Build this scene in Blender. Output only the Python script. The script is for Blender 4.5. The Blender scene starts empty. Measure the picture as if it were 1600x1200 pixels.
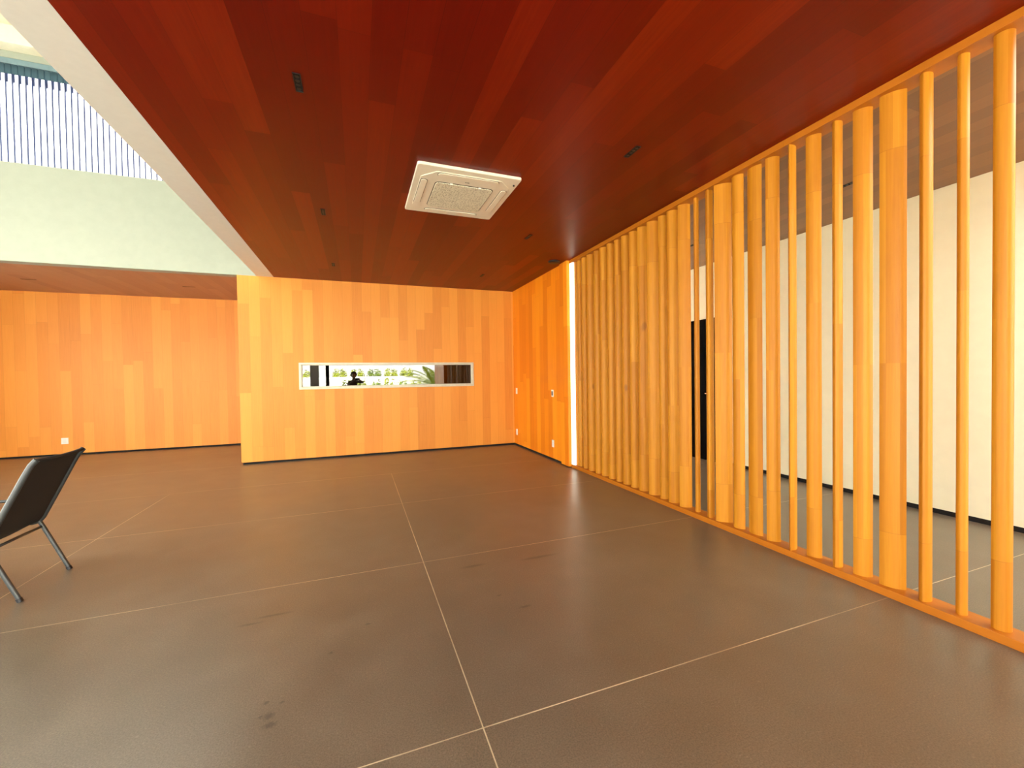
import bpy, bmesh, math, random
from mathutils import Vector, Matrix
random.seed(7)
PI = math.pi
S = bpy.context.scene

# ------------------------------------------------------------------ camera
cam_d = bpy.data.cameras.new('camera'); cam = bpy.data.objects.new('camera', cam_d)
S.collection.objects.link(cam); S.camera = cam
YAW, PITCH, ROLL = .3568, -.0170, -.0147
cy, sy, cp, sp, cr, sr = math.cos(YAW), math.sin(YAW), math.cos(PITCH), math.sin(PITCH), math.cos(ROLL), math.sin(ROLL)
FW = Vector((sy*cp, cy*cp, sp)); R0 = Vector((cy, -sy, 0)); U0 = R0.cross(FW)
RT = cr*R0 + sr*U0; UP = -sr*R0 + cr*U0
cam.matrix_world = Matrix(((RT.x, UP.x, -FW.x, 0), (RT.y, UP.y, -FW.y, 0), (RT.z, UP.z, -FW.z, 1.3), (0, 0, 0, 1)))
cam_d.sensor_width = 36; cam_d.lens = 648.12/1600*36; cam_d.clip_start = .02; cam_d.clip_end = 300

# ------------------------------------------------------------------ world, daylight, exposure
SKY = 9.0
w = bpy.data.worlds.new('sky'); S.world = w; w.use_nodes = True
wn = w.node_tree; wn.nodes.clear()
wo = wn.nodes.new('ShaderNodeOutputWorld'); wb = wn.nodes.new('ShaderNodeBackground')
wt = wn.nodes.new('ShaderNodeTexCoord'); ws = wn.nodes.new('ShaderNodeSeparateXYZ'); wr = wn.nodes.new('ShaderNodeValToRGB')
wn.links.new(wt.outputs['Generated'], ws.inputs[0]); wn.links.new(ws.outputs['Z'], wr.inputs[0])
wr.color_ramp.elements[0].color = (1, .97, .88, 1); wr.color_ramp.elements[0].position = 0.0
wr.color_ramp.elements[1].color = (.86, .95, 1, 1); wr.color_ramp.elements[1].position = .9
wn.links.new(wr.outputs[0], wb.inputs[0]); wb.inputs[1].default_value = SKY
wn.links.new(wb.outputs[0], wo.inputs[0])
S.view_settings.view_transform = 'Standard'; S.view_settings.look = 'None'
S.view_settings.gamma = 1; S.view_settings.use_curve_mapping = False
S.view_settings.exposure = 0.24
sun = bpy.data.lights.new('sun', 'SUN'); sun.energy = 32; sun.angle = .01; sun.color = (1, .95, .84)
sun_o = bpy.data.objects.new('sun', sun); S.collection.objects.link(sun_o)
sun_o.rotation_euler = Vector((.18, -.84, -.52)).to_track_quat('-Z', 'Y').to_euler()   # comes over the roof and lights the garden side

def portal(loc, rot, sx, sz, name):
    """daylight opening: an area lamp the size of the opening that only guides the sky's own light"""
    l = bpy.data.lights.new(name, 'AREA'); l.shape = 'RECTANGLE'; l.size = sx; l.size_y = sz
    l.cycles.is_portal = True
    o = bpy.data.objects.new(name, l); o.location = loc; o.rotation_euler = rot; S.collection.objects.link(o)
CEIL = 2.933; LX_ = -6.8
portal((-.95, -.98, 1.47), (PI/2, 0, 0), 11.6, 2.93, 'daylight_garden_opening')
portal((-3.85, 1.6, 5.99), (0, 0, 0), 3.9, 1.2, 'daylight_added_roof_opening')  # from here to the left glazing: openings added to brighten the rooms
portal((3.95, .0, CEIL+.26), (0, 0, 0), 1.7, 1.8, 'daylight_added_right_roof')
portal((3.95, 7.64, 1.6), (-PI/2, 0, 0), 1.6, 2.6, 'daylight_added_end_window')
portal((-6.19, 3.6, 4.9), (0, -PI/2, 0), 1.4, 5.2, 'daylight_added_side_clerestory')
portal((LX_-.01, 3.6, 1.47), (0, -PI/2, 0), 2.9, 6.0, 'daylight_added_left_glazing')
portal((-3.8, 7.66, 4.9), (-PI/2, 0, 0), 4.8, 1.4, 'daylight_clerestory')

# ------------------------------------------------------------------ node helpers
class NT:
    def __init__(s, name):
        s.m = bpy.data.materials.new(name); s.m.use_nodes = True; s.t = s.m.node_tree
        s.b = s.t.nodes['Principled BSDF']
    def n(s, k, **kw):
        x = s.t.nodes.new(k)
        for a, v in kw.items(): setattr(x, a, v)
        return x
    def put(s, sock, v):
        if isinstance(v, bpy.types.NodeSocket): s.t.links.new(v, sock)
        else: sock.default_value = v
    def math(s, op, a, b=None, c=None, clamp=False):
        x = s.n('ShaderNodeMath', operation=op, use_clamp=clamp); s.put(x.inputs[0], a)
        if b is not None: s.put(x.inputs[1], b)
        if c is not None: s.put(x.inputs[2], c)
        return x.outputs[0]
    def comb(s, a, b, c):
        x = s.n('ShaderNodeCombineXYZ')
        for i, v in enumerate((a, b, c)): s.put(x.inputs[i], v)
        return x.outputs[0]
    def white(s, vec):
        x = s.n('ShaderNodeTexWhiteNoise', noise_dimensions='3D'); s.put(x.inputs['Vector'], vec); return x.outputs['Value']
    def noise(s, vec, scale, detail=4, rough=.55, dist=0):
        x = s.n('ShaderNodeTexNoise'); s.put(x.inputs['Vector'], vec); x.inputs['Scale'].default_value = scale
        x.inputs['Detail'].default_value = detail; x.inputs['Roughness'].default_value = rough; x.inputs['Distortion'].default_value = dist
        return x.outputs['Fac']
    def ramp(s, fac, stops):
        x = s.n('ShaderNodeValToRGB'); s.put(x.inputs[0], fac); e = x.color_ramp.elements
        while len(e) < len(stops): e.new(.5)
        for i, (p, c) in enumerate(stops): e[i].position = p; e[i].color = (*c, 1)
        return x.outputs[0]
    def mix(s, fac, a, b, mode='MIX'):
        x = s.n('ShaderNodeMix', data_type='RGBA', blend_type=mode)
        s.put(x.inputs['Factor'], fac); s.put(x.inputs['A'], a); s.put(x.inputs['B'], b); return x.outputs['Result']
    def pos(s, which='Object'):
        x = s.n('ShaderNodeTexCoord'); y = s.n('ShaderNodeSeparateXYZ'); s.t.links.new(x.outputs[which], y.inputs[0])
        return x.outputs[which], y.outputs[0], y.outputs[1], y.outputs[2]
    def bump(s, h, strength, dist=.01):
        x = s.n('ShaderNodeBump'); s.put(x.inputs['Height'], h); x.inputs['Strength'].default_value = strength
        x.inputs['Distance'].default_value = dist; s.t.links.new(x.outputs[0], s.b.inputs['Normal'])
    def fin(s, color=None, rough=None, metal=None, spec=None):
        if color is not None: s.put(s.b.inputs['Base Color'], color)
        if rough is not None: s.put(s.b.inputs['Roughness'], rough)
        if metal is not None: s.b.inputs['Metallic'].default_value = metal
        if spec is not None: s.b.inputs['Specular IOR Level'].default_value = spec
        return s.m

def plain(name, c, rough=.5, metal=0, var=.06, scale=20, spec=.5):
    k = NT(name); v, *_ = k.pos(); f = k.noise(v, scale, 3)
    lo = tuple(x*(1-var) for x in c); hi = tuple(min(1, x*(1+var)) for x in c)
    return k.fin(k.ramp(f, [(.3, lo), (.7, hi)]), rough, metal, spec)

def boards(name, across, along, width, length, stops, rough=.35, spec=.5, seed=0, grain=.3, gap=.35, offset=0):
    """veneered boards with random lengths; across/along are axis letters"""
    k = NT(name); v, x, y, z = k.pos(); ax = dict(x=x, y=y, z=z)
    u = ax[across]; l = ax[along]
    if across == 'xy': u = k.math('ADD', x, y)
    uu = k.math('ADD', k.math('DIVIDE', u, width), 50.37+offset)
    row = k.math('FLOOR', uu)
    r1 = k.white(k.comb(row, 3.1+seed, 0.5)); r2 = k.white(k.comb(row, 7.7+seed, 1.5))
    ln = k.math('MULTIPLY_ADD', r2, .9*length, .6*length)
    ll = k.math('ADD', k.math('DIVIDE', l, ln), k.math('MULTIPLY_ADD', r1, 9, 40))
    cell = k.math('FLOOR', ll)
    tone = k.white(k.comb(row, cell, 11.3+seed))
    tone2 = k.white(k.comb(row, cell, 27.9+seed))
    # grain: fine streaks and slow cathedral figure, shifted per board
    gsc = {'x': (1, 1, 1)}
    sx = k.math('MULTIPLY', u, 1.0); off = k.math('MULTIPLY', tone2, 37)
    gv = k.comb(k.math('ADD', k.math('MULTIPLY', sx, 60), off), k.math('ADD', k.math('MULTIPLY', l, 2.2), off), 0.0)
    g1 = k.noise(gv, 1.0, 5, .6)
    gv2 = k.comb(k.math('ADD', k.math('MULTIPLY', sx, 14), off), k.math('ADD', k.math('MULTIPLY', l, 1.1), off), 2.0)
    g2 = k.noise(gv2, 1.0, 3, .5, 1.6)
    f = k.math('ADD', k.math('MULTIPLY', tone, 1-grain), k.math('MULTIPLY', k.math('MULTIPLY_ADD', g2, .6, k.math('MULTIPLY', g1, .4)), grain))
    f = k.math('ADD', f, k.math('MULTIPLY', k.math('SUBTRACT', g1, .5), .55), clamp=True)
    col = k.ramp(f, stops)
    # hairline between boards
    fr = k.math('FRACT', uu); e = k.math('MINIMUM', fr, k.math('SUBTRACT', 1, fr))
    line = k.math('LESS_THAN', e, .0012/width)
    fr2 = k.math('FRACT', ll); e2 = k.math('LESS_THAN', k.math('MULTIPLY', k.math('MINIMUM', fr2, k.math('SUBTRACT', 1, fr2)), ln), .0012)
    ln2 = k.math('MULTIPLY', k.math('MAXIMUM', line, e2), gap)
    dark = k.mix(1.0, col, (.35, .25, .2, 1), 'MULTIPLY')
    col = k.mix(ln2, col, dark)
    k.bump(g1, .04, .002)
    return k.fin(col, k.math('MULTIPLY_ADD', g1, .12, rough-.06), 0, spec)

W_ST = [(.0, (.62, .205, .022)), (.3, (.69, .245, .029)), (.6, (.74, .28, .036)), (1., (.79, .32, .044))]
M = {}
M['wall_x'] = boards('honey_boards_across_x', 'x', 'z', .15, 1.9, W_ST, .45, spec=.35)
M['wall_y'] = boards('honey_boards_across_y', 'y', 'z', .15, 1.5, [(.0, (.68, .165, .005)), (.4, (.78, .21, .007)), (.7, (.86, .27, .010)), (1., (.90, .33, .018))], .42, seed=5, spec=.28)
M['ceil'] = boards('red_brown_ceiling_boards', 'x', 'y', .15, 2.2, [(.0, (.108, .0022, .0002)), (.35, (.135, .0036, .0003)), (.7, (.17, .0068, .0005)), (1., (.215, .0145, .0012))], .38, spec=.2, seed=2, gap=.5)
M['ceil2'] = boards('ceiling_boards_light_tint', 'x', 'y', .15, 2.0, [(.0, (.15, .055, .012)), (.5, (.20, .075, .018)), (1., (.26, .105, .028))], .4, seed=9, gap=.5)  # same wood as the main ceiling; its different light put into the colour
M['soffit'] = boards('soffit_boards_haze_tint', 'x', 'y', .15, 2.0, [(.0, (.34, .18, .12)), (.5, (.40, .22, .145)), (1., (.46, .26, .175))], .45, seed=4, gap=.5)  # same wood again, colour lightened to stand for light and haze
M['rail'] = boards('rail_timber', 'x', 'y', .2, 2.6, [(0, (.40, .115, .006)), (.5, (.46, .145, .009)), (1., (.52, .18, .014))], .42, seed=6, gap=.2, spec=.25)
M['white'] = plain('white_plaster', (.82, .80, .72), .7, var=.03, scale=9)
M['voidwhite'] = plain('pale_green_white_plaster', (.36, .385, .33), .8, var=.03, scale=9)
M['roomwhite'] = plain('warm_white_wall', (.85, .89, .68), .6, var=.02, scale=9)
M['trimwhite'] = plain('white_painted_trim', (.70, .69, .65), .6, var=.02)
M['cream'] = plain('cream_paint', (.86, .80, .62), .7, var=.03)
M['black'] = plain('black_metal', (.006, .006, .008), .45)
M['blackgap'] = plain('black_shadow_gap', (.004, .004, .005), .9)
M['door'] = plain('black_door', (.003, .0025, .0025), .85, spec=.03)
M['chrome'] = plain('brushed_steel', (.75, .74, .70), .25, 1)
M['alu'] = plain('pale_aluminium', (.56, .52, .40), .4, .15)
M['plate'] = plain('pale_plate', (.75, .72, .66), .4)
M['acw'] = plain('ac_plastic', (.80, .74, .60), .45, var=.02)
M['acd'] = plain('dark_gap', (.10, .07, .04), .8)
M['chairm'] = plain('graphite_metal', (.06, .065, .065), .36, .4)
M['grey'] = plain('grey_concrete', (.60, .60, .56), .8)
M['cloth'] = plain('dark_cloth', (.20, .165, .13), .9)
M['skin'] = plain('skin', (.45, .26, .17), .6)
M['hair'] = plain('dark_hair', (.10, .075, .055), .7)
M['phone'] = plain('black_phone', (.01, .01, .01), .3)
M['leafy'] = plain('yellow_green_leaf', (.36, .40, .03), .6, var=.35, scale=6)
M['leafd'] = plain('green_leaf', (.20, .28, .03), .6, var=.35, scale=6)
M['palm'] = plain('palm_leaf', (.50, .56, .05), .5, var=.3, scale=5)
M['trunk'] = plain('brown_trunk', (.18, .12, .07), .9, var=.3)
M['paving'] = plain('pale_paving', (.75, .72, .62), .8, var=.08, scale=2)
M['gravel'] = plain('pale_gravel', (.78, .74, .62), .9, var=.12, scale=5)

# ---- floor: polished grey brown concrete, pale saw joints, speckle, a few dark spots
k = NT('polished_concrete'); v, x, y, z = k.pos()
n1 = k.noise(v, .9, 3, .5, .4); n2 = k.noise(v, 4.0, 2, .5); n3 = k.noise(v, 170, 2, .7); n4 = k.noise(v, 90, 2, .6)
f = k.math('ADD', k.math('MULTIPLY', n1, .62), k.math('MULTIPLY', n2, .38))
col = k.ramp(f, [(.25, (.110, .082, .054)), (.5, (.138, .106, .072)), (.75, (.176, .139, .097))])
spk = k.ramp(n3, [(.38, (.66, .64, .62)), (.52, (1, 1, 1)), (.68, (1.3, 1.3, 1.27))])
col = k.mix(.8, col, spk, 'MULTIPLY')
spk2 = k.ramp(n4, [(.62, (0, 0, 0)), (.70, (1, 1, 1))])
col = k.mix(k.math('MULTIPLY', spk2, .25), col, (.30, .26, .20, 1))
wx = k.math('ADD', x, k.math('MULTIPLY', k.math('SUBTRACT', n4, .5), .03)); wy = k.math('ADD', y, k.math('MULTIPLY', k.math('SUBTRACT', n4, .5), .03))
mask = None
for (px, py, rx, ry) in [(.028, 2.317, .012, .008), (-.143, 2.137, .010, .007), (-.347, 1.822, .016, .018), (-.376, 1.826, .010, .007), (-.336, 1.772, .022, .013),
                         (.865, 2.160, .030, .010), (.767, 2.33, .013, .008), (.725, 2.76, .07, .014), (-.46, 2.60, .075, .010), (-.56, 2.55, .05, .008), (1.2, 2.72, .12, .015), (-.37, 1.90, .009, .007), (-.31, 1.88, .008, .006)]:
    a = k.math('DIVIDE', k.math('SUBTRACT', wx, px), rx); b = k.math('DIVIDE', k.math('SUBTRACT', wy, py), ry)
    d = k.math('SQRT', k.math('ADD', k.math('MULTIPLY', a, a), k.math('MULTIPLY', b, b)))
    m = k.math('SUBTRACT', 1.5, d, clamp=True)
    mask = m if mask is None else k.math('MAXIMUM', mask, m)
col = k.mix(k.math('MULTIPLY', mask, .6), col, (.022, .017, .012, 1))
jt = None
def join(a): 
    global jt
    jt = a if jt is None else k.math('MAXIMUM', jt, a)
for yy in (-.02, 1.465, 2.953, 4.4375, 5.884, 7.37, 8.86): join(k.math('LESS_THAN', k.math('ABSOLUTE', k.math('SUBTRACT', y, yy)), .0024))
ok = k.math('LESS_THAN', y, 5.884)
for xx in (-4.53, -2.06, .4124, 2.885, 4.0): join(k.math('MULTIPLY', ok, k.math('LESS_THAN', k.math('ABSOLUTE', k.math('SUBTRACT', x, xx)),   .0024 if xx != 4.0 else .0001)))
wear = k.ramp(k.noise(v, 1.6, 3), [(.35, (.35, .35, .35)), (.55, (1, 1, 1))])
jcol = k.math('MULTIPLY', jt, k.math('MULTIPLY', wear, .9))
col = k.mix(jcol, col, (.62, .50, .32, 1))
rg = k.math('MULTIPLY_ADD', n1, .16, .24)
k.bump(n3, .05, .001)
M['floor'] = k.fin(col, rg, 0, .8)

# ---- pole timber: finger jointed staves, each pole its own tone
k = NT('pole_timber'); v, x, y, z = k.pos(); oi = k.n('ShaderNodeObjectInfo').outputs['Random']
st = k.math('FLOOR', k.math('MULTIPLY', k.math('ADD', x, 2), 33))
r1 = k.white(k.comb(0.5, k.math('MULTIPLY', oi, 91), 2.5))
h1 = k.math('MULTIPLY_ADD', k.white(k.comb(k.math('MULTIPLY', oi, 31), 1.5, 2.5)), .22, .22)
h2 = k.math('MULTIPLY_ADD', k.white(k.comb(k.math('MULTIPLY', oi, 53), 8.5, 2.5)), .16, 2.44)
seg = k.math('ADD', k.math('GREATER_THAN', z, h1), k.math('GREATER_THAN', z, h2))
seg = k.math('ADD', seg, k.math('GREATER_THAN', z, k.math('MULTIPLY_ADD', r1, 1.1, .8)))
tone = k.white(k.comb(st, seg, k.math('MULTIPLY', oi, 77)))
tone3 = k.white(k.comb(3.3, seg, k.math('MULTIPLY', oi, 41)))
tn = k.math('ADD', k.math('MULTIPLY', tone, .40), k.math('MULTIPLY_ADD', tone3, .25, .15))
g = k.noise(k.comb(k.math('MULTIPLY_ADD', x, 90, k.math('MULTIPLY', oi, 50)), k.math('MULTIPLY', y, 90), k.math('MULTIPLY', z, 2.5)), 1, 5, .6)
kn = k.noise(k.comb(k.math('MULTIPLY_ADD', x, 6, k.math('MULTIPLY', oi, 80)), k.math('MULTIPLY', y, 6), k.math('MULTIPLY', z, 3)), 1, 1, .4)
f = k.math('ADD', tn, k.math('MULTIPLY', k.math('SUBTRACT', g, .42), .6), clamp=True)
col = k.ramp(f, [(0, (.37, .118, .005)), (.4, (.46, .166, .008)), (.75, (.54, .216, .012)), (1, (.62, .27, .024))])
col = k.mix(k.math('MULTIPLY', k.ramp(kn, [(.78, (0, 0, 0)), (.82, (1, 1, 1))]), .6), col, (.25, .09, .015, 1))
ed = k.math('MINIMUM', k.math('ABSOLUTE', k.math('SUBTRACT', z, h1)), k.math('ABSOLUTE', k.math('SUBTRACT', z, h2)))
col = k.mix(k.math('MULTIPLY', k.math('LESS_THAN', ed, .0015), .5), col, (.30, .10, .012, 1))
k.bump(g, .05, .002)
M['pole'] = k.fin(col, .45, 0, .25)

# ---- grille of the air conditioner: fine mesh dots
k = NT('ac_grille_mesh'); v, x, y, z = k.pos()
vo = k.n('ShaderNodeTexVoronoi'); k.put(vo.inputs['Vector'], v); vo.inputs['Scale'].default_value = 75
k.bump(vo.outputs['Distance'], .6, .004)
M['grille'] = k.fin(k.ramp(vo.outputs['Distance'], [(.15, (.34, .31, .21)), (.5, (.74, .71, .56))]), .6)

# ---- window glass: dark room behind, outside mirrored in it
k = NT('window_glass'); t = k.t; t.nodes.remove(k.b)
tr = k.n('ShaderNodeBsdfTransparent'); tr.inputs[0].default_value = (.30, .30, .28, 1)
gl = k.n('ShaderNodeBsdfGlossy'); gl.inputs['Roughness'].default_value = 0; gl.inputs['Color'].default_value = (1, 1, .97, 1)
fr = k.n('ShaderNodeFresnel'); fr.inputs[0].default_value = 1.5
mx = k.n('ShaderNodeMixShader'); k.put(mx.inputs[0], k.math('ADD', k.math('MULTIPLY', fr.outputs[0], 1.6), .05, clamp=True))
t.links.new(tr.outputs[0], mx.inputs[1]); t.links.new(gl.outputs[0], mx.inputs[2]); t.links.new(mx.outputs[0], t.nodes['Material Output'].inputs[0])
M['glass'] = k.m
k = NT('clear_glass'); t = k.t; t.nodes.remove(k.b)
tr = k.n('ShaderNodeBsdfTransparent'); tr.inputs[0].default_value = (.93, .95, .94, 1)
gl = k.n('ShaderNodeBsdfGlossy'); gl.inputs['Roughness'].default_value = 0
mx = k.n('ShaderNodeMixShader'); mx.inputs[0].default_value = .06
t.links.new(tr.outputs[0], mx.inputs[1]); t.links.new(gl.outputs[0], mx.inputs[2]); t.links.new(mx.outputs[0], t.nodes['Material Output'].inputs[0])
M['clear'] = k.m
# ---- translucent channel glass of the clerestory
def opal(name, c, a):
    k = NT(name); t = k.t; t.nodes.remove(k.b)
    tl = k.n('ShaderNodeBsdfTranslucent'); tl.inputs[0].default_value = (*c, 1)
    df = k.n('ShaderNodeBsdfDiffuse'); df.inputs[0].default_value = (*c, 1)
    mx = k.n('ShaderNodeMixShader'); mx.inputs[0].default_value = a
    t.links.new(tl.outputs[0], mx.inputs[1]); t.links.new(df.outputs[0], mx.inputs[2]); t.links.new(mx.outputs[0], t.nodes['Material Output'].inputs[0])
    return k.m
M['opal'] = opal('opal_white_slat', (.92, .92, .90), .15)
M['opalshade'] = opal('slat_head_shade_blue', (.10, .155, .18), .4)
M['bluefin'] = plain('blue_grey_fin', (.03, .05, .16), .5)
M['bluebeam'] = plain('slate_blue_beam', (.16, .25, .30), .6)
k = NT('lit_diffuser'); k.b.inputs['Emission Color'].default_value = (1, .95, .78, 1); k.b.inputs['Emission Strength'].default_value = 1.6
M['lamp'] = k.fin((.8, .8, .7, 1), .5)

# ------------------------------------------------------------------ mesh helpers
def box(bm, x0, x1, y0, y1, z0, z1):
    vs = [bm.verts.new(p) for p in ((x0, y0, z0), (x1, y0, z0), (x1, y1, z0), (x0, y1, z0), (x0, y0, z1), (x1, y0, z1), (x1, y1, z1), (x0, y1, z1))]
    for f in ((0, 3, 2, 1), (4, 5, 6, 7), (0, 1, 5, 4), (1, 2, 6, 5), (2, 3, 7, 6), (3, 0, 4, 7)): bm.faces.new([vs[i] for i in f])
def prism(bm, pts, z0, z1):
    """closed xy outline extruded in z"""
    a = [bm.verts.new((p[0], p[1], z0)) for p in pts]; b = [bm.verts.new((p[0], p[1], z1)) for p in pts]
    n = len(pts); bm.faces.new(a[::-1]); bm.faces.new(b)
    for i in range(n): bm.faces.new((a[i], a[(i+1) % n], b[(i+1) % n], b[i]))
def tube(bm, pts, r, seg=10, ry=None, up=Vector((0, 0, 1))):
    """swept tube with rounded section; r may be a list"""
    pts = [Vector(p) for p in pts]; rings = []
    for i, p in enumerate(pts):
        d = (pts[min(i+1, len(pts)-1)] - pts[max(i-1, 0)]).normalized()
        s = d.cross(up)
        if s.length < .05: s = d.cross(Vector((0, 1, 0)))
        s.normalize(); t = s.cross(d)
        rr = r[i] if isinstance(r, (list, tuple)) else r; r2 = (ry if ry else rr)
        rings.append([bm.verts.new(p + s*math.cos(2*PI*j/seg)*rr + t*math.sin(2*PI*j/seg)*r2) for j in range(seg)])
    for a, b in zip(rings, rings[1:]):
        for j in range(seg): bm.faces.new((a[j], a[(j+1) % seg], b[(j+1) % seg], b[j]))
    bm.faces.new(rings[0][::-1]); bm.faces.new(rings[-1])
def rrect(cx, cy_, wx_, wy_, r, n=6):
    pts = []
    for (sx_, sy_, a0) in ((1, 1, 0), (-1, 1, 90), (-1, -1, 180), (1, -1, 270)):
        for i in range(n+1):
            a = math.radians(a0 + 90*i/n)
            pts.append((cx + sx_*(wx_/2-r) + r*math.cos(a), cy_ + sy_*(wy_/2-r) + r*math.sin(a)))
    return pts
def obj(name, bm, mat, parent=None, smooth=False, bevel=0, auto=None):
    bmesh.ops.recalc_face_normals(bm, faces=bm.faces)
    me = bpy.data.meshes.new(name); bm.to_mesh(me); bm.free()
    o = bpy.data.objects.new(name, me); S.collection.objects.link(o); me.materials.append(mat)
    if smooth:
        for p in me.polygons: p.use_smooth = True
        if auto:
            me.set_sharp_from_angle(angle=math.radians(auto))
    if bevel:
        b = o.modifiers.new('bevel', 'BEVEL'); b.width = bevel; b.segments = 2; b.limit_method = 'ANGLE'
    if parent:
        o.parent = parent; o.matrix_parent_inverse = Matrix.Translation(parent.location).inverted() if parent.type == 'EMPTY' else Matrix.Identity(4)
    return o
def boxes(name, L, mat, parent=None, bevel=0):
    bm = bmesh.new()
    for b in L: box(bm, *b)
    return obj(name, bm, mat, parent, bevel=bevel)
def struct(o): o['kind'] = 'structure'; return o
def thing(name, label, cat, loc, group=None):
    o = bpy.data.objects.new(name, None); S.collection.objects.link(o); o.location = loc; o.empty_display_size = .1
    o['label'] = label; o['category'] = cat
    if group: o['group'] = group
    return o
def tag(o, label, cat, group=None, kind=None):
    o['label'] = label; o['category'] = cat
    if group: o['group'] = group
    if kind: o['kind'] = kind
    return o

# ------------------------------------------------------------------ the setting
D, D2 = 7.478, 9.836           # faces of the near and the far back wall
XL, XR, XW = -1.7077, 2.824, 4.922
XA, XB = -1.4404, -1.2043      # white band along the void
LX = -6.8                      # left wall
NY = -1.0                      # line of the garden opening
struct(boxes('floor', [(LX-.1, XW+.15, NY, D2+.12, -.1, 0)], M['floor']))
# ceilings
struct(boxes('ceiling', [(XB, 2.9645, NY-.3, D, CEIL, CEIL+.25)], M['ceil']))
struct(boxes('ceiling_right_room', [(2.9655, XW+.1, .9, D, CEIL, CEIL+.25), (2.9655, 3.1, NY-.3, .9, CEIL, CEIL+.25), (4.8, XW+.1, NY-.3, .9, CEIL, CEIL+.25), (3.1, 4.8, NY-.3, -.9, CEIL, CEIL+.25)], M['ceil2'])).name = 'ceiling_right'  # hole towards the front: unseen roof opening added to light this room
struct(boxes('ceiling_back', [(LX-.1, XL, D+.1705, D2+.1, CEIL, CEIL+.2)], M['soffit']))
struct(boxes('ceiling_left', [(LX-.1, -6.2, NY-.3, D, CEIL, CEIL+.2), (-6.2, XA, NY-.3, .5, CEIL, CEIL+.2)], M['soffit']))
struct(boxes('trim_1', [(XA, XB-.0005, NY-.3, D, CEIL, CEIL+.25)], M['trimwhite']))
# void above the left half: plaster shaft with clerestory, and an unseen roof opening added for light
SH = 4.235
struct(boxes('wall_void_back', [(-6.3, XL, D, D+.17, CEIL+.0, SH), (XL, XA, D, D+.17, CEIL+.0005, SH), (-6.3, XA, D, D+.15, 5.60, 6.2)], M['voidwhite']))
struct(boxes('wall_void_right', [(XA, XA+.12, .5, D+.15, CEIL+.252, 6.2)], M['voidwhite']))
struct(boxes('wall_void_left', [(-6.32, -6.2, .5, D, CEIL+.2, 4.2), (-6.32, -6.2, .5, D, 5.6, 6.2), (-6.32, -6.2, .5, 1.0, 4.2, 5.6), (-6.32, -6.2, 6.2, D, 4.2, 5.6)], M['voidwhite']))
w5 = struct(boxes('window_added_side', [(-6.30, -6.22, y_, y_+.05, 4.201, 5.599) for y_ in (1.001, 2.72, 4.43, 6.149)], M['alu']))  # unseen high side windows, added to bring light into the void
boxes('window_pane', [(-6.265, -6.255, y_+.051, y_+d_, 4.201, 5.599) for y_, d_ in ((1.001, 1.718), (2.72, 1.709), (4.43, 1.718))], M['clear'], w5)
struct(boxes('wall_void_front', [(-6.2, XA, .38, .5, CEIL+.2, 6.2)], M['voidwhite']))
struct(boxes('ceiling_void', [(-6.2, XA, 2.2, D, 5.92, 6.1), (-6.2, -5.8, .5, 2.2, 5.92, 6.1), (-1.9, XA, .5, 2.2, 5.92, 6.1), (-5.8, -1.9, .5, 1.0, 5.92, 6.1)], M['cream']))
struct(boxes('trim_2', [(-6.2, XA, 7.30, D, 5.69, 5.92)], M['cream']))
# back walls in board cladding, with the slot window cut out
WX0, WX1, WZ0, WZ1 = -.845, 2.0, 1.175, 1.555
struct(boxes('wall_back', [(XL, WX0, D, D+.14, .03, CEIL), (WX1, XR, D, D+.14, .03, CEIL), (WX0, WX1, D, D+.14, .03, WZ0), (WX0, WX1, D, D+.14, WZ1, CEIL)], M['wall_x']))
struct(boxes('wall_back_return', [(XL, XL+.14, D+.141, D2, .03, CEIL+.0)], M['wall_y']))
struct(boxes('wall_left_back', [(LX, XL, D2, D2+.12, .03, CEIL)], M['wall_x']))
struct(boxes('wall_left', [(LX-.12, LX, NY, .6, .03, CEIL), (LX-.12, LX, 6.6, D2, .03, CEIL)], M['wall_y']))
w6 = struct(boxes('window_added_left', [(LX-.10, LX-.02, y_, y_+.06, .03, CEIL-.001) for y_ in (.601, 2.6, 4.6, 6.539)], M['black']))  # unseen left glazing, added to light the floor and walls
boxes('window_pane', [(LX-.065, LX-.055, y_+.061, y_+d_, .031, CEIL-.001) for y_, d_ in ((.601, 1.998), (2.6, 1.999), (4.6, 1.938))], M['clear'], w6)
struct(boxes('floor_side_terrace', [(-14, LX-.121, NY, 14, -.14, -.02)], M['paving']))
struct(boxes('wall_right_cladding', [(XR, 2.95, 5.46, D, .03, CEIL)], M['wall_y']))
struct(boxes('wall_right_pier', [(2.795, 2.965, 5.232, 5.459, .012, CEIL)], M['wall_y'], bevel=.002))
struct(boxes('wall_front_pier', [(2.795, 2.965, NY, .80, .012, CEIL)], M['wall_y'], bevel=.002))
struct(boxes('wall_right', [(XW, XW+.12, NY, D, .045, CEIL)], M['roomwhite']))
struct(boxes('wall_right_room_end', [(2.966, 3.15, D, D+.12, .045, CEIL), (4.75, XW, D, D+.12, .045, CEIL), (3.15, 4.75, D, D+.12, .045, .30)], M['roomwhite']))
w4 = struct(boxes('window_added_end', [(3.15, 4.75, D+.0005, D+.12, CEIL+.0005, CEIL+.12), (3.15, 3.19, D+.02, D+.10, .30, CEIL), (4.71, 4.75, D+.02, D+.10, .30, CEIL), (3.93, 3.97, D+.02, D+.10, .30, CEIL)], M['alu']))  # unseen end window, added to light the far white wall
boxes('window_pane', [(3.191, 3.929, D+.05, D+.06, .301, CEIL-.001), (3.971, 4.709, D+.05, D+.06, .301, CEIL-.001)], M['opal'], w4)
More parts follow.
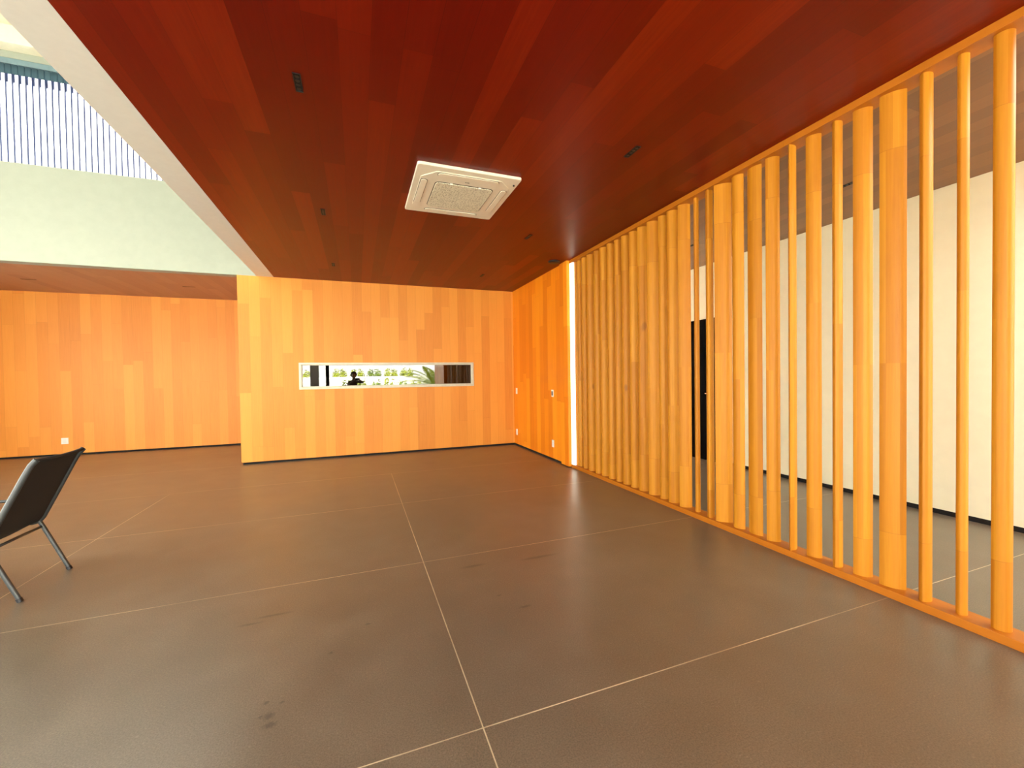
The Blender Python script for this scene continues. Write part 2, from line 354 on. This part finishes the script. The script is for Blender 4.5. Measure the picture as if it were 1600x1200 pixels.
struct(boxes('canopy_added', [(LX-.1, XW+.15, -3.8, NY-.301, 3.02, 3.2)], M['trimwhite']))  # unseen canopy, added to cut sky light near the garden opening
struct(boxes('wall_closet', [(XL+.141, 2.96, 9.0, 9.1, 0, CEIL), (2.83, 2.96, D+.121, 9.0, 0, CEIL), (XL+.141, 2.96, D+.171, 9.1, CEIL+.001, CEIL+.1)], M['blackgap']))
# shadow gap skirtings
struct(boxes('baseboard_back', [(XL+.02, XR+.02, D+.02, D+.12, 0, .03)], M['blackgap']))
struct(boxes('baseboard_left', [(LX-.1, LX-.02, NY, D2, 0, .03), (LX-.02, XL+.1, D2+.02, D2+.1, 0, .03), (XL+.02, XL+.12, D+.12, D2+.02, 0, .03)], M['blackgap']))
struct(boxes('baseboard_right', [(XR+.015, 2.94, 5.47, D, 0, .03), (2.81, 2.95, 5.245, 5.45, 0, .012)], M['blackgap']))
struct(boxes('baseboard_right_room', [(XW+.006, XW+.1, NY, D, 0, .045)], M['blackgap']))
# garden opening: posts, head, dark fixed panels beside it
struct(boxes('trim_3', [(-1.04, -.93, NY-.1, NY, 0, CEIL)], M['black']))
struct(boxes('trim_4', [(-4.1, -4.0, NY-.1, NY, 0, CEIL)], M['black']))
struct(boxes('trim_5', [(3.0, 3.06, NY-.1, NY, 0, CEIL)], M['alu']))
# slot window
wf = bmesh.new()
for (x0, x1, z0, z1, y0, y1) in ((-.880, 2.030, 1.548, 1.580, D-.012, D+.06), (-.880, 2.030, 1.145, 1.182, D-.012, D+.06), (-.880, -.842, 1.182, 1.548, D-.012, D+.06), (1.994, 2.030, 1.182, 1.548, D-.012, D+.06),
                                 (-.842, 1.994, 1.536, 1.548, D+.008, D+.06), (-.842, 1.994, 1.182, 1.194, D+.008, D+.06), (-.842, -.828, 1.194, 1.536, D+.008, D+.06), (1.980, 1.994, 1.194, 1.536, D+.008, D+.06)):
    box(wf, x0, x1, y0, y1, z0, z1)
win = struct(obj('window_1', wf, M['alu'], bevel=.0025)); win.name = 'window_1'
boxes('window_pane', [(-.83, 1.982, D+.022, D+.026, 1.19, 1.54)], M['glass'], win)

# clerestory of opal slats
PX = .0662; x = -1.44
cl = struct(boxes('window_2', [(-6.2, XA, D+.005, D+.13, 5.53, 5.60)], M['bluebeam']))
i = 0; xs = -4.268 - 29*PX
while xs < XA - .03:
    x1 = min(xs + PX, XA)
    bm = bmesh.new(); box(bm, xs+.0135, x1-.022, D+.02, D+.05, SH, 5.40)
    box(bm, x1-.0218, x1, D+.02, D+.05, SH, 5.40); 
    obj('slat', bm, M['opal'], cl)
    bm = bmesh.new(); box(bm, xs+.0, x1-.012, D+.02, D+.05, 5.4005, 5.53)  # overhang shade on the slat tops, put in as pale blue
    obj('slat_shade_head', bm, M['opalshade'], cl)
    bm = bmesh.new(); box(bm, xs, xs+.0132, D+.008, D+.05, SH, 5.40); box(bm, xs+.0135, xs+.029, D+.012, D+.0195, 5.29, 5.40)  # small upper box: the same overhang shade painted beside the slat
    obj('fin', bm, M['bluefin'], cl)
    xs += PX; i += 1

# black door in the white wall of the right room
dr = struct(boxes('door_1', [(XW-.022, XW-.001, 4.60, 5.55, .012, 2.125)], M['door']))
bm = bmesh.new(); tube(bm, [(XW-.022, 4.685, 1.01), (XW-.06, 4.685, 1.01)], .012); tube(bm, [(XW-.058, 4.67, 1.01), (XW-.06, 4.80, 1.01)], .008)
obj('door_handle', bm, M['chrome'], dr, smooth=True, auto=50)

# ------------------------------------------------------------------ pole screen
scr = thing('slatted_screen', 'tall wooden partition of rounded vertical poles between a floor plank and a ceiling plank', 'screen', (2.9, 3.0, 0))
boxes('bottom_rail', [(2.836, 2.966, .801, 5.231, .0, .045)], M['rail'], scr, bevel=.0015)
boxes('top_rail', [(2.836, 2.966, .801, 5.231, 2.888, CEIL-.0005)], M['rail'], scr, bevel=.0015)
POLES = [(5.118, .032, .022, -45), (5.0485, .034, .024, -26), (4.9172, .042, .034, -38), (4.7639, .052, .034, -30), (4.6041, .046, .034, -38), (4.4527, .05, .034, -32), (4.2971, .05, .034, -40),
         (4.1532, .044, .034, -34), (4.0063, .048, .034, -42), (3.8588, .05, .034, -36), (3.709, .054, .034, -44), (3.5375, .06, .030, -38), (3.3897, .044, .030, -46), (3.2523, .054, .034, -40),
         (3.0986, .056, .026, -38), (2.95, .03, .022, 30), (2.8014, .05, .03, 29), (2.6591, .068, .022, -44), (2.512, .052, .034, -87), (2.3617, .062, .022, -89), (2.2137, .046, .022, -45),
         (2.0654, .060, .022, 20), (1.919, .044, .022, -62), (1.7711, .044, .026, 16), (1.6288, .048, .022, -55), (1.4774, .06, .022, -63), (1.3287, .046, .026, 10), (1.1827, .03, .022, 7), (1.041, .037, .031, -50)]
for (py, a, b, th) in POLES:
    R_ = (a*a+b*b)/(2*b); al = math.asin(a/R_); pts = []
    n = 10
    for s in (1, -1):
        for j in range(n):
            t = -al + 2*al*(j+.15)/(n-.7)
            pts.append((s*R_*math.sin(t), s*(R_*math.cos(t)-(R_-b))))
    pts = pts[::-1]
    bm = bmesh.new(); prism(bm, pts, .045, 2.888)
    o = obj('pole', bm, M['pole'], None, smooth=True, auto=40)
    o.location = (2.9, py, 0); o.rotation_euler = (0, 0, math.radians(th)); o.parent = scr; o.matrix_parent_inverse = Matrix.Translation(scr.location).inverted()

lb = boxes('light_bar', [(2.842, 2.872, 5.150, 5.2305, .0455, 2.8875)], M['lamp'])
tag(lb, 'bright white vertical light strip at the far end of the pole screen', 'light')

# ------------------------------------------------------------------ ceiling fittings
ac = thing('ceiling_air_conditioner', 'square cream cassette air conditioner set flush in the red wood ceiling', 'air conditioner', (.875, 3.62, CEIL))
AX0, AX1, AY0, AY1 = .455, 1.297, 3.170, 4.073
ZP = CEIL - .025
bm = bmesh.new(); prism(bm, rrect((AX0+AX1)/2, (AY0+AY1)/2, AX1-AX0, AY1-AY0, .02), ZP, CEIL-.0005)
obj('panel', bm, M['acw'], ac, bevel=.006)
# raised inner plate with chamfered corners
ins = [(.615, 3.236), (1.145, 3.236), (1.248, 3.35), (1.248, 3.90), (1.145, 4.012), (.615, 4.012), (.503, 3.90), (.503, 3.35)]
bm = bmesh.new(); prism(bm, ins[::-1], ZP-.006, ZP-.0005); obj('inner_plate', bm, M['acw'], ac, bevel=.003)
bm = bmesh.new(); prism(bm, rrect(.877, 3.642, .50, .50, .04), ZP-.0072, ZP-.0062); obj('grille_rim', bm, M['acd'], ac)
bm = bmesh.new(); prism(bm, rrect(.877, 3.645, .488, .486, .036), ZP-.013, ZP-.0073); obj('intake_grille', bm, M['grille'], ac, bevel=.003)
def flap(cx, cyy, wx_, wy_):
    bm = bmesh.new(); prism(bm, rrect(cx, cyy, wx_+.008, wy_+.008, min(wx_, wy_)/2), ZP-.0072, ZP-.0062)
    g = obj('air_flap_gap', bm, M['acd'], None)
    bm = bmesh.new(); prism(bm, rrect(cx, cyy, wx_, wy_, min(wx_, wy_)/2-.001), ZP-.012, ZP-.0073)
    f = obj('air_flap', bm, M['acw'], ac, bevel=.002)
    g.parent = f
for a_ in ((.877, 3.273, .50, .052), (.877, 3.975, .50, .052), (.537, 3.62, .052, .47), (1.214, 3.62, .052, .47)): flap(*a_)
for cx in (.759, 1.002): boxes('latch', [(cx-.012, cx+.012, 3.394, 3.412, ZP-.016, ZP-.007)], M['plate'], ac, bevel=.002)
boxes('nameplate', [(.862, .876, 3.342, 3.349, ZP-.0068, ZP-.0055), (.880, .898, 3.340, 3.350, ZP-.0068, ZP-.0055)], M['acd'], ac)
bm = bmesh.new(); prism(bm, rrect(1.262, 3.275, .016, .016, .0078), ZP-.009, ZP-.0005); obj('sensor', bm, M['black'], ac)

def downlight(x, y, label, group):
    t = thing('recessed_downlight', label, 'ceiling light', (x, y, CEIL), group)
    w_, l_ = .040, .155
    bm = bmesh.new(); e = .004
    box(bm, x-w_/2, x-w_/2+e, y-l_/2, y+l_/2, CEIL-.004, CEIL-.0005); box(bm, x+w_/2-e, x+w_/2, y-l_/2, y+l_/2, CEIL-.004, CEIL-.0005)
    box(bm, x-w_/2+e, x+w_/2-e, y-l_/2, y-l_/2+e, CEIL-.004, CEIL-.0005); box(bm, x-w_/2+e, x+w_/2-e, y+l_/2-e, y+l_/2, CEIL-.004, CEIL-.0005)
    obj('trim_ring', bm, M['black'], t)
    boxes('baffle', [(x-w_/2+e, x+w_/2-e, y-l_/2+e, y+l_/2-e, CEIL-.0016, CEIL-.0005)], M['blackgap'], t)
    for j in range(4):
        bm = bmesh.new(); prism(bm, rrect(x, y+(j-1.5)*.034, .022, .022, .0105), CEIL-.0030, CEIL-.0017); obj('lens', bm, M['phone'], t)
G1 = 'black slot downlights in the red ceiling'
downlight(-.273, 2.562, 'black slot downlight nearest the camera in the row beside the white edged void', G1)
downlight(-.279, 4.442, 'black slot downlight in the middle of the row beside the void', G1)
downlight(-.287, 6.42, 'black slot downlight farthest back in the row beside the void', G1)
downlight(1.915, 2.55, 'black slot downlight nearest the camera in the row beside the pole screen', G1)
downlight(1.905, 4.488, 'black slot downlight between the air conditioner and the pole screen, mid row', G1)
downlight(1.905, 6.41, 'black slot downlight nearest the back wall on the pole screen side', G1)
G2 = 'black slot downlights in the brown ceiling beyond the poles'
downlight(4.034, 2.37, 'black slot downlight in the brown ceiling beyond the poles, nearer the camera', G2)
downlight(4.003, 4.13, 'black slot downlight in the brown ceiling above the black door', G2)
G3 = 'faint slot lights in the low soffit'
def slotlight(x, y, label):
    t = boxes('slot_light', [(x-.09, x+.09, y-.018, y+.018, CEIL-.003, CEIL-.0005)], M['trunk'])
    tag(t, label, 'ceiling light', G3)
slotlight(-4.77, 8.71, 'dark slot light in the low brown soffit at the far left, above the wall plate')
slotlight(-2.68, 8.64, 'dark slot light in the low brown soffit next to the projecting back wall')

sm = thing('ceiling_speaker', 'round black fitting on the ceiling above the wood cladding beside the screen', 'ceiling fitting', (2.655, 5.335, CEIL))
bm = bmesh.new(); prof = [(.085, 0), (.085, -.008), (.075, -.018), (.055, -.022), (0, -.022)]
rings = []
for (rr, zz_) in prof[:-1]: rings.append([bm.verts.new((2.655+rr*math.cos(2*PI*j/32), 5.335+rr*math.sin(2*PI*j/32), CEIL-.0005+zz_)) for j in range(32)])
for a_, b_ in zip(rings, rings[1:]):
    for j in range(32): bm.faces.new((a_[j], a_[(j+1) % 32], b_[(j+1) % 32], b_[j]))
bm.faces.new(rings[-1]); bm.faces.new(rings[0][::-1])
obj('body', bm, M['black'], sm, smooth=True, auto=40)

# ------------------------------------------------------------------ wall plates
def plate(name, cx, cyy, cz, axis, label, cat, dark=False, group=None, w_=.068, h_=.11):
    t = thing(name, label, cat, (cx, cyy, cz), group)
    def bb(a0, a1, z0, z1, d0, d1):
        if axis == 'y': return (cx+a0, cx+a1, cyy-d1, cyy-d0, cz+z0, cz+z1)
        return (cx-d1, cx-d0, cyy+a0, cyy+a1, cz+z0, cz+z1)
    boxes('cover_plate', [bb(-w_/2, w_/2, -h_/2, h_/2, .0005, .007)], M['plate'], t, bevel=.0015)
    if dark:
        boxes('rocker', [bb(-.018, .018, -.032, .032, .0072, .010)], M['black'], t)
    else:
        boxes('socket', [bb(-.019, .019, .006, .036, .0072, .0095)], M['trimwhite'], t); boxes('socket', [bb(-.019, .019, -.036, -.006, .0072, .0095)], M['trimwhite'], t)
plate('wall_socket', -4.97, D2, .262, 'y', 'pale socket plate low on the far left wood wall above the chair', 'socket', w_=.10, h_=.11)
plate('wall_switch', XR, 7.322, 1.035, 'x', 'narrow switch plate near the inner corner of the right wood wall, upper one', 'switch')
plate('wall_socket', XR, 7.336, .256, 'x', 'low socket plate near the inner corner of the right wood wall', 'socket')
plate('wall_switch', XR, 5.784, 1.038, 'x', 'plate with black rocker on the wood wall near the pole screen', 'switch', dark=True)
plate('wall_socket', XR, 5.785, .26, 'x', 'low socket plate on the wood wall close to the pole screen', 'socket')

# ------------------------------------------------------------------ chair (seen from behind, left edge)
ch = thing('sling_chair', 'dark metal lounge chair with black mesh sling back at the left', 'chair', (-2.2, 3.56, 0))
NYc, FYc = 3.335, 3.79
def rail(y):
    pts = [(-2.62, y, .405), (-2.56, y, .415), (-2.40, y, .395), (-2.20, y, .365), (-2.10, y, .352), (-2.062, y, .362), (-2.04, y, .392), (-1.985, y, .51), (-1.93, y, .63), (-1.875, y, .75), (-1.845, y, .81), (-1.818, y, .842)]
    return pts
for y_ in (NYc, FYc):
    bm = bmesh.new(); tube(bm, rail(y_), .0165, 12, ry=.012, up=Vector((0, 1, 0))); obj('side_rail', bm, M['chairm'], ch, smooth=True, auto=50)
# sling fabric
k = NT('sling_mesh'); v, x, y, z = k.pos()
chk = k.math('MULTIPLY', k.math('SINE', k.math('MULTIPLY', y, 1500)), k.math('SINE', k.math('MULTIPLY', z, 1500)))
M['sling'] = k.fin(k.ramp(k.math('MULTIPLY_ADD', chk, .5, .5), [(.2, (.012, .010, .009)), (.8, (.036, .030, .026))]), .75, 0, .3)
bm = bmesh.new(); prof = rail(0)[:]; prof = [(-2.56, .415), (-2.40, .395), (-2.20, .365), (-2.10, .350), (-2.058, .362), (-2.035, .395), (-1.985, .51), (-1.93, .63), (-1.875, .75), (-1.845, .81), (-1.822, .836)]
N = 10; rows = []
for off in (0, .003):
    rr = []
    for i_, (px, pz) in enumerate(prof):
        row = []
        for j in range(N+1):
            u = j/N; sag = .014*math.sin(PI*u)*(1 if 0 < i_ < len(prof)-1 else .5)
            if i_ < 4: dx, dz = 0, -sag
            elif i_ < 6: dx, dz = -sag*.6, sag*.6
            else: dx, dz = sag*.6, -sag*.3
            row.append(bm.verts.new((px+dx-off, NYc+(FYc-NYc)*u, pz+dz+off*.5)))
        rr.append(row)
    rows.append(rr)
for s_ in range(2):
    for a_, b_ in zip(rows[s_], rows[s_][1:]):
        for j in range(N): bm.faces.new((a_[j], a_[j+1], b_[j+1], b_[j]))
for j in range(N):
    for e_ in (0, -1): bm.faces.new((rows[0][e_][j], rows[0][e_][j+1], rows[1][e_][j+1], rows[1][e_][j]))
for e_ in (0, -1):
    for i_ in range(len(prof)-1): bm.faces.new((rows[0][i_][e_], rows[0][i_+1][e_], rows[1][i_+1][e_], rows[1][i_][e_]))
obj('sling', bm, M['sling'], ch, smooth=True, auto=60)
bm = bmesh.new(); tube(bm, [(-1.822, NYc, .838), (-1.815, NYc+.12, .833), (-1.813, (NYc+FYc)/2, .831), (-1.815, FYc-.12, .833), (-1.822, FYc, .838)], .011, 10); obj('top_bar', bm, M['sling'], ch, smooth=True, auto=50)
for y_ in (NYc, FYc):
    s_ = 1
    bm = bmesh.new(); tube(bm, [(-2.066, y_, .368), (-2.04, y_, .31), (-1.915, y_, .012)], .0125, 12, ry=.0125); L = obj('leg', bm, M['chairm'], ch, smooth=True, auto=50)
    bm = bmesh.new(); tube(bm, [(-1.920, y_, .022), (-1.911, y_, .0005)], .0150, 12); obj('foot_cap', bm, M['black'], L, smooth=True, auto=50)
    bm = bmesh.new(); tube(bm, [(-2.51, y_, .49), (-2.52, y_, .40), (-2.545, y_, .20), (-2.575, y_, .012)], .0125, 12); L = obj('leg', bm, M['chairm'], ch, smooth=True, auto=50)
    bm = bmesh.new(); tube(bm, [(-2.574, y_, .022), (-2.577, y_, .0005)], .0150, 12); obj('foot_cap', bm, M['black'], L, smooth=True, auto=50)
    bm = bmesh.new(); tube(bm, [(-1.988, y_, .505), (-2.08, y_, .512), (-2.25, y_, .515), (-2.45, y_, .508), (-2.51, y_, .49)], .009, 10, ry=.010); obj('armrest', bm, M['chairm'], ch, smooth=True, auto=50)
bm = bmesh.new(); tube(bm, [(-2.050, NYc, .322), (-2.050, FYc, .322)], .0085, 10); obj('crossbar', bm, M['chairm'], ch, smooth=True)
bm = bmesh.new(); tube(bm, [(-2.53, NYc, .36), (-2.53, FYc, .36)], .0085, 10); obj('crossbar', bm, M['chairm'], ch, smooth=True)

# ------------------------------------------------------------------ the person taking the photograph (mirrored in the slot window)
def skin_obj(name, chains, mat, parent, sub=2):
    """one continuous surface grown over connected joints"""
    me = bpy.data.meshes.new(name); vs, es, rs = [], [], []; idx = {}
    def vid(p, r):
        key = tuple(round(c, 4) for c in p)
        if key not in idx: idx[key] = len(vs); vs.append(p); rs.append(r)
        return idx[key]
    for c in chains:
        ids = [vid(p, r) for p, r in c]
        es += list(zip(ids, ids[1:]))
    me.from_pydata(vs, es, []); me.update()
    o = bpy.data.objects.new(name, me); S.collection.objects.link(o); me.materials.append(mat)
    m_ = o.modifiers.new('skin', 'SKIN'); m_.use_smooth_shade = True
    for i_, r in enumerate(rs):
        rr = r if isinstance(r, tuple) else (r, r)
        me.skin_vertices[0].data[i_].radius = rr
    me.skin_vertices[0].data[0].use_root = True
    sb = o.modifiers.new('sub', 'SUBSURF'); sb.levels = sub; sb.render_levels = sub
    if parent: o.parent = parent; o.matrix_parent_inverse = Matrix.Translation(parent.location).inverted()
    return o
pr = thing('person', 'person in dark clothes holding up a phone, mirrored in the slot window', 'person', (-.11, -.36, 0))
hx, hy = -.113, -.30
pel = ((-.11, -.42, .80), (.125, .10))
body = [
 [pel, ((-.11, -.41, .95), (.115, .09)), ((-.11, -.40, 1.10), (.125, .09)), ((-.112, -.385, 1.20), (.10, .075)), ((-.113, -.37, 1.28), .052), ((-.113, -.345, 1.34), .047), ((-.113, -.315, 1.40), (.070, .082)), ((hx, hy, 1.455), (.080, .094)), ((hx, hy, 1.51), (.066, .080))],
 [((-.112, -.385, 1.20), (.10, .075)), ((.03, -.37, 1.215), .050), ((.115, -.29, 1.19), .043), ((.185, -.20, 1.185), .038), ((.125, -.13, 1.235), .031), ((.062, -.085, 1.275), .024)],
 [((-.112, -.385, 1.20), (.10, .075)), ((-.255, -.37, 1.215), .050), ((-.30, -.30, 1.13), .043), ((-.275, -.22, 1.10), .038), ((-.18, -.14, 1.19), .031), ((-.085, -.085, 1.265), .024)],
 [pel, ((-.03, -.42, .72), .085), ((-.02, -.40, .44), .058), ((-.015, -.42, .10), .040), ((-.015, -.36, .04), .036), ((-.012, -.27, .032), .030)],
 [pel, ((-.19, -.42, .72), .085), ((-.20, -.41, .44), .058), ((-.205, -.43, .10), .040), ((-.205, -.37, .04), .036), ((-.208, -.28, .032), .030)],
]
skin_obj('body', body, M['cloth'], pr)
def ell(bm, c, r, seg=20, rings=14, cut=None):
    mt = Matrix.Translation(c) @ Matrix.Diagonal((*r, 1))
    bmesh.ops.create_uvsphere(bm, u_segments=seg, v_segments=rings, radius=1, matrix=mt)
bm = bmesh.new(); ell(bm, (hx, hy+.012, 1.448), (.078, .092, .108))
for v_ in bm.verts:
    if v_.co.z < 1.40: v_.co.x = hx + (v_.co.x-hx)*.82
hd = obj('head', bm, M['skin'], pr, smooth=True)
bm = bmesh.new(); tube(bm, [(hx, hy+.098, 1.462), (hx, hy+.112, 1.438), (hx, hy+.106, 1.424)], [.008, .013, .010], 10); obj('nose', bm, M['skin'], hd, smooth=True)
for s_ in (-1, 1):
    bm = bmesh.new(); ell(bm, (hx+s_*.03, hy+.094, 1.455), (.013, .009, .008)); obj('eye', bm, M['plate'], hd, smooth=True)
    bm = bmesh.new(); ell(bm, (hx+s_*.078, hy+.005, 1.445), (.010, .020, .030)); obj('ear', bm, M['skin'], hd, smooth=True)
bm = bmesh.new(); tube(bm, [(hx-.024, hy+.092, 1.396), (hx, hy+.100, 1.394), (hx+.024, hy+.092, 1.396)], .006, 8); obj('mouth', bm, M['trunk'], hd, smooth=True)
bm = bmesh.new(); ell(bm, (hx, hy-.012, 1.465), (.104, .112, .112), 24, 18)
for v_ in list(bm.verts):
    if v_.co.y > hy+.060 and v_.co.z < 1.50: v_.co.y = hy+.060
obj('hair', bm, M['hair'], pr, smooth=True)
ph = boxes('smartphone', [(-.075, .075, -.040, -.031, 1.262, 1.336)], M['phone'], bevel=.004)
tag(ph, 'black phone held up sideways in both hands of the person', 'phone')
for s_ in (1, -1):
    bx = .062 if s_ == 1 else -.085; bz = 1.275 if s_ == 1 else 1.265
    px = s_*.084
    hand = [[((bx, -.085, bz), .022), ((px, -.062, 1.286), (.024, .015)), ((px, -.052, 1.30), (.022, .013))]]
    skin_obj('palm', hand, M['skin'], pr, 1)
    for j, (dz, l_) in enumerate(((.034, .9), (.016, 1.0), (-.002, .95), (-.020, .8))):
        c = [[((px, -.055, 1.300+dz*.6), .0085), ((px+s_*.004, -.040, 1.300+dz), .0082), ((px-s_*.004, -.0285, 1.300+dz), .0076), ((px-s_*.026*l_, -.0255, 1.300+dz), .0062)]]
        skin_obj('finger', c, M['skin'], pr, 1)
    c = [[((px, -.060, 1.285), .010), ((px-s_*.016, -.054, 1.275), .0095), ((px-s_*.036, -.049, 1.285), .008)]]
    skin_obj('thumb', c, M['skin'], pr, 1)

# ------------------------------------------------------------------ garden behind the camera (mirrored in the slot window)
struct(boxes('ground_terrace', [(-14, 14, -7, NY-.001, -.14, -.02)], M['paving'])).name = 'floor_terrace'
struct(boxes('ground_garden', [(-40, 40, -42, -7.001, -.16, -.03)], M['gravel'])).name = 'floor_garden'
struct(boxes('wall_garden', [(-30, 30, -20.3, -20, -.03, 1.50)], M['white']))
struct(boxes('trim_8', [(XW-.05, XW, NY-.1, NY, 0, CEIL)], M['black']))
struct(boxes('trim_6', [(-1.56, -1.29, -1.5, -1.25, -.02, 3.1)], M['grey']))
def leaf(bm, p, size, nrm):
    t = nrm.cross(Vector((random.uniform(-1, 1), random.uniform(-1, 1), .3))).normalized(); b_ = nrm.cross(t).normalized()
    vs = [bm.verts.new(p + t*size), bm.verts.new(p + b_*size*.45), bm.verts.new(p - t*size), bm.verts.new(p - b_*size*.45)]
    bm.faces.new(vs)
def shrub(name, x, y, r, h, mat, label, group, n=420, z0=-.03):
    t = thing(name, label, 'shrub', (x, y, z0), group)
    bm = bmesh.new()
    for _ in range(n):
        a_ = random.uniform(0, 2*PI); c_ = random.uniform(-.2, 1); q = random.uniform(.55, 1)
        d = Vector((math.cos(a_)*math.sqrt(max(0, 1-c_*c_)), math.sin(a_)*math.sqrt(max(0, 1-c_*c_)), c_))
        e = lambda t: math.copysign(abs(t)**.6, t)
        p = Vector((x, y, z0+h*.45)) + Vector((max(-1, min(1, e(d.x)))*r*q, max(-1, min(1, e(d.y)))*r*q, e(d.z)*h*.55*q))
        leaf(bm, p, random.uniform(.05, .09)*(1+r*.4), (d+Vector((random.uniform(-.6, .6), random.uniform(-.6, .6), random.uniform(-.2, .8)))).normalized())
    obj('foliage', bm, mat, t)
    bm = bmesh.new()
    for j in range(5):
        a_ = j*2*PI/5; tube(bm, [(x+.03*math.cos(a_), y+.03*math.sin(a_), z0), (x+r*.4*math.cos(a_), y+r*.4*math.sin(a_), z0+h*.55)], [.02, .008], 6)
    obj('stem', bm, M['trunk'], t)
GH = 'yellow green bushes behind the garden wall'
for j in range(9):
    x_ = -6.6 + j*1.32
    if j == 3: continue
    shrub('garden_bush', x_, -21.0-random.uniform(0, .3), .615, random.uniform(1.95, 2.3), M['leafy'] if j % 3 else M['leafd'], 'yellow green bush mirrored in the slot window, behind the low garden wall', GH, 900)
GL = 'low plants at the edge of the terrace'
for j in range(9):
    x_ = -.5 + j*.70
    shrub('low_plant', x_, -7.6-random.uniform(0, .6), .31, random.uniform(1.28, 1.45), M['leafy'] if j % 2 else M['leafd'], 'low yellow green plant mirrored along the bottom of the slot window', GL, 160)
shrub('garden_shrub', -1.75, -4.6, .40, .95, M['leafy'], 'yellow shrub between the black post and the grey pillar in the window reflection', None, 260)
shrub('tall_shrub', -3.1, -5.2, .55, 2.1, M['leafd'], 'green speckled shrub left of the grey pillar in the window reflection', None, 420)
# palm
pm = thing('garden_palm', 'low palm with arching yellow green fronds mirrored at the right of the slot window', 'palm', (3.35, -3.9, -.02))
bm = bmesh.new(); tube(bm, [(3.35, -3.9, -.02), (3.36, -3.9, .5), (3.35, -3.9, .92)], [.17, .15, .13], 14); obj('trunk', bm, M['trunk'], pm, smooth=True, auto=60)
for j in range(26):
    a_ = j*2.399; el = .30 + .95*((j*7) % 26)/26; Lf = 1.75 + .4*random.random()
    bm = bmesh.new(); P_ = []
    for i_ in range(13):
        s_ = i_/12; rr = Lf*s_*math.cos(el)*(1+.1*s_); zz_ = .92 + Lf*s_*math.sin(el) - .75*s_*s_*Lf*.55
        P_.append(Vector((3.35+rr*math.cos(a_), -3.9+rr*math.sin(a_), zz_)))
    tube(bm, P_, [.012-.0007*i_ for i_ in range(13)], 5)
    for i_ in range(2, 13):
        dr_ = (P_[i_]-P_[i_-1]).normalized(); sd = dr_.cross(Vector((0, 0, 1))).normalized()
        for q in (0, .5):
            base = P_[i_-1].lerp(P_[i_], q)
            for s2 in (1, -1):
                ll = .30*math.sin(PI*min(1, (i_+1.2)/14.))+.06
                tip = base + sd*s2*ll*.85 + dr_*ll*.55 - Vector((0, 0, ll*.25))
                mid = base.lerp(tip, .45); wv = dr_*.024
                bm.faces.new([bm.verts.new(base), bm.verts.new(mid+wv), bm.verts.new(tip), bm.verts.new(mid-wv)])
    obj('frond', bm, M['palm'], pm)
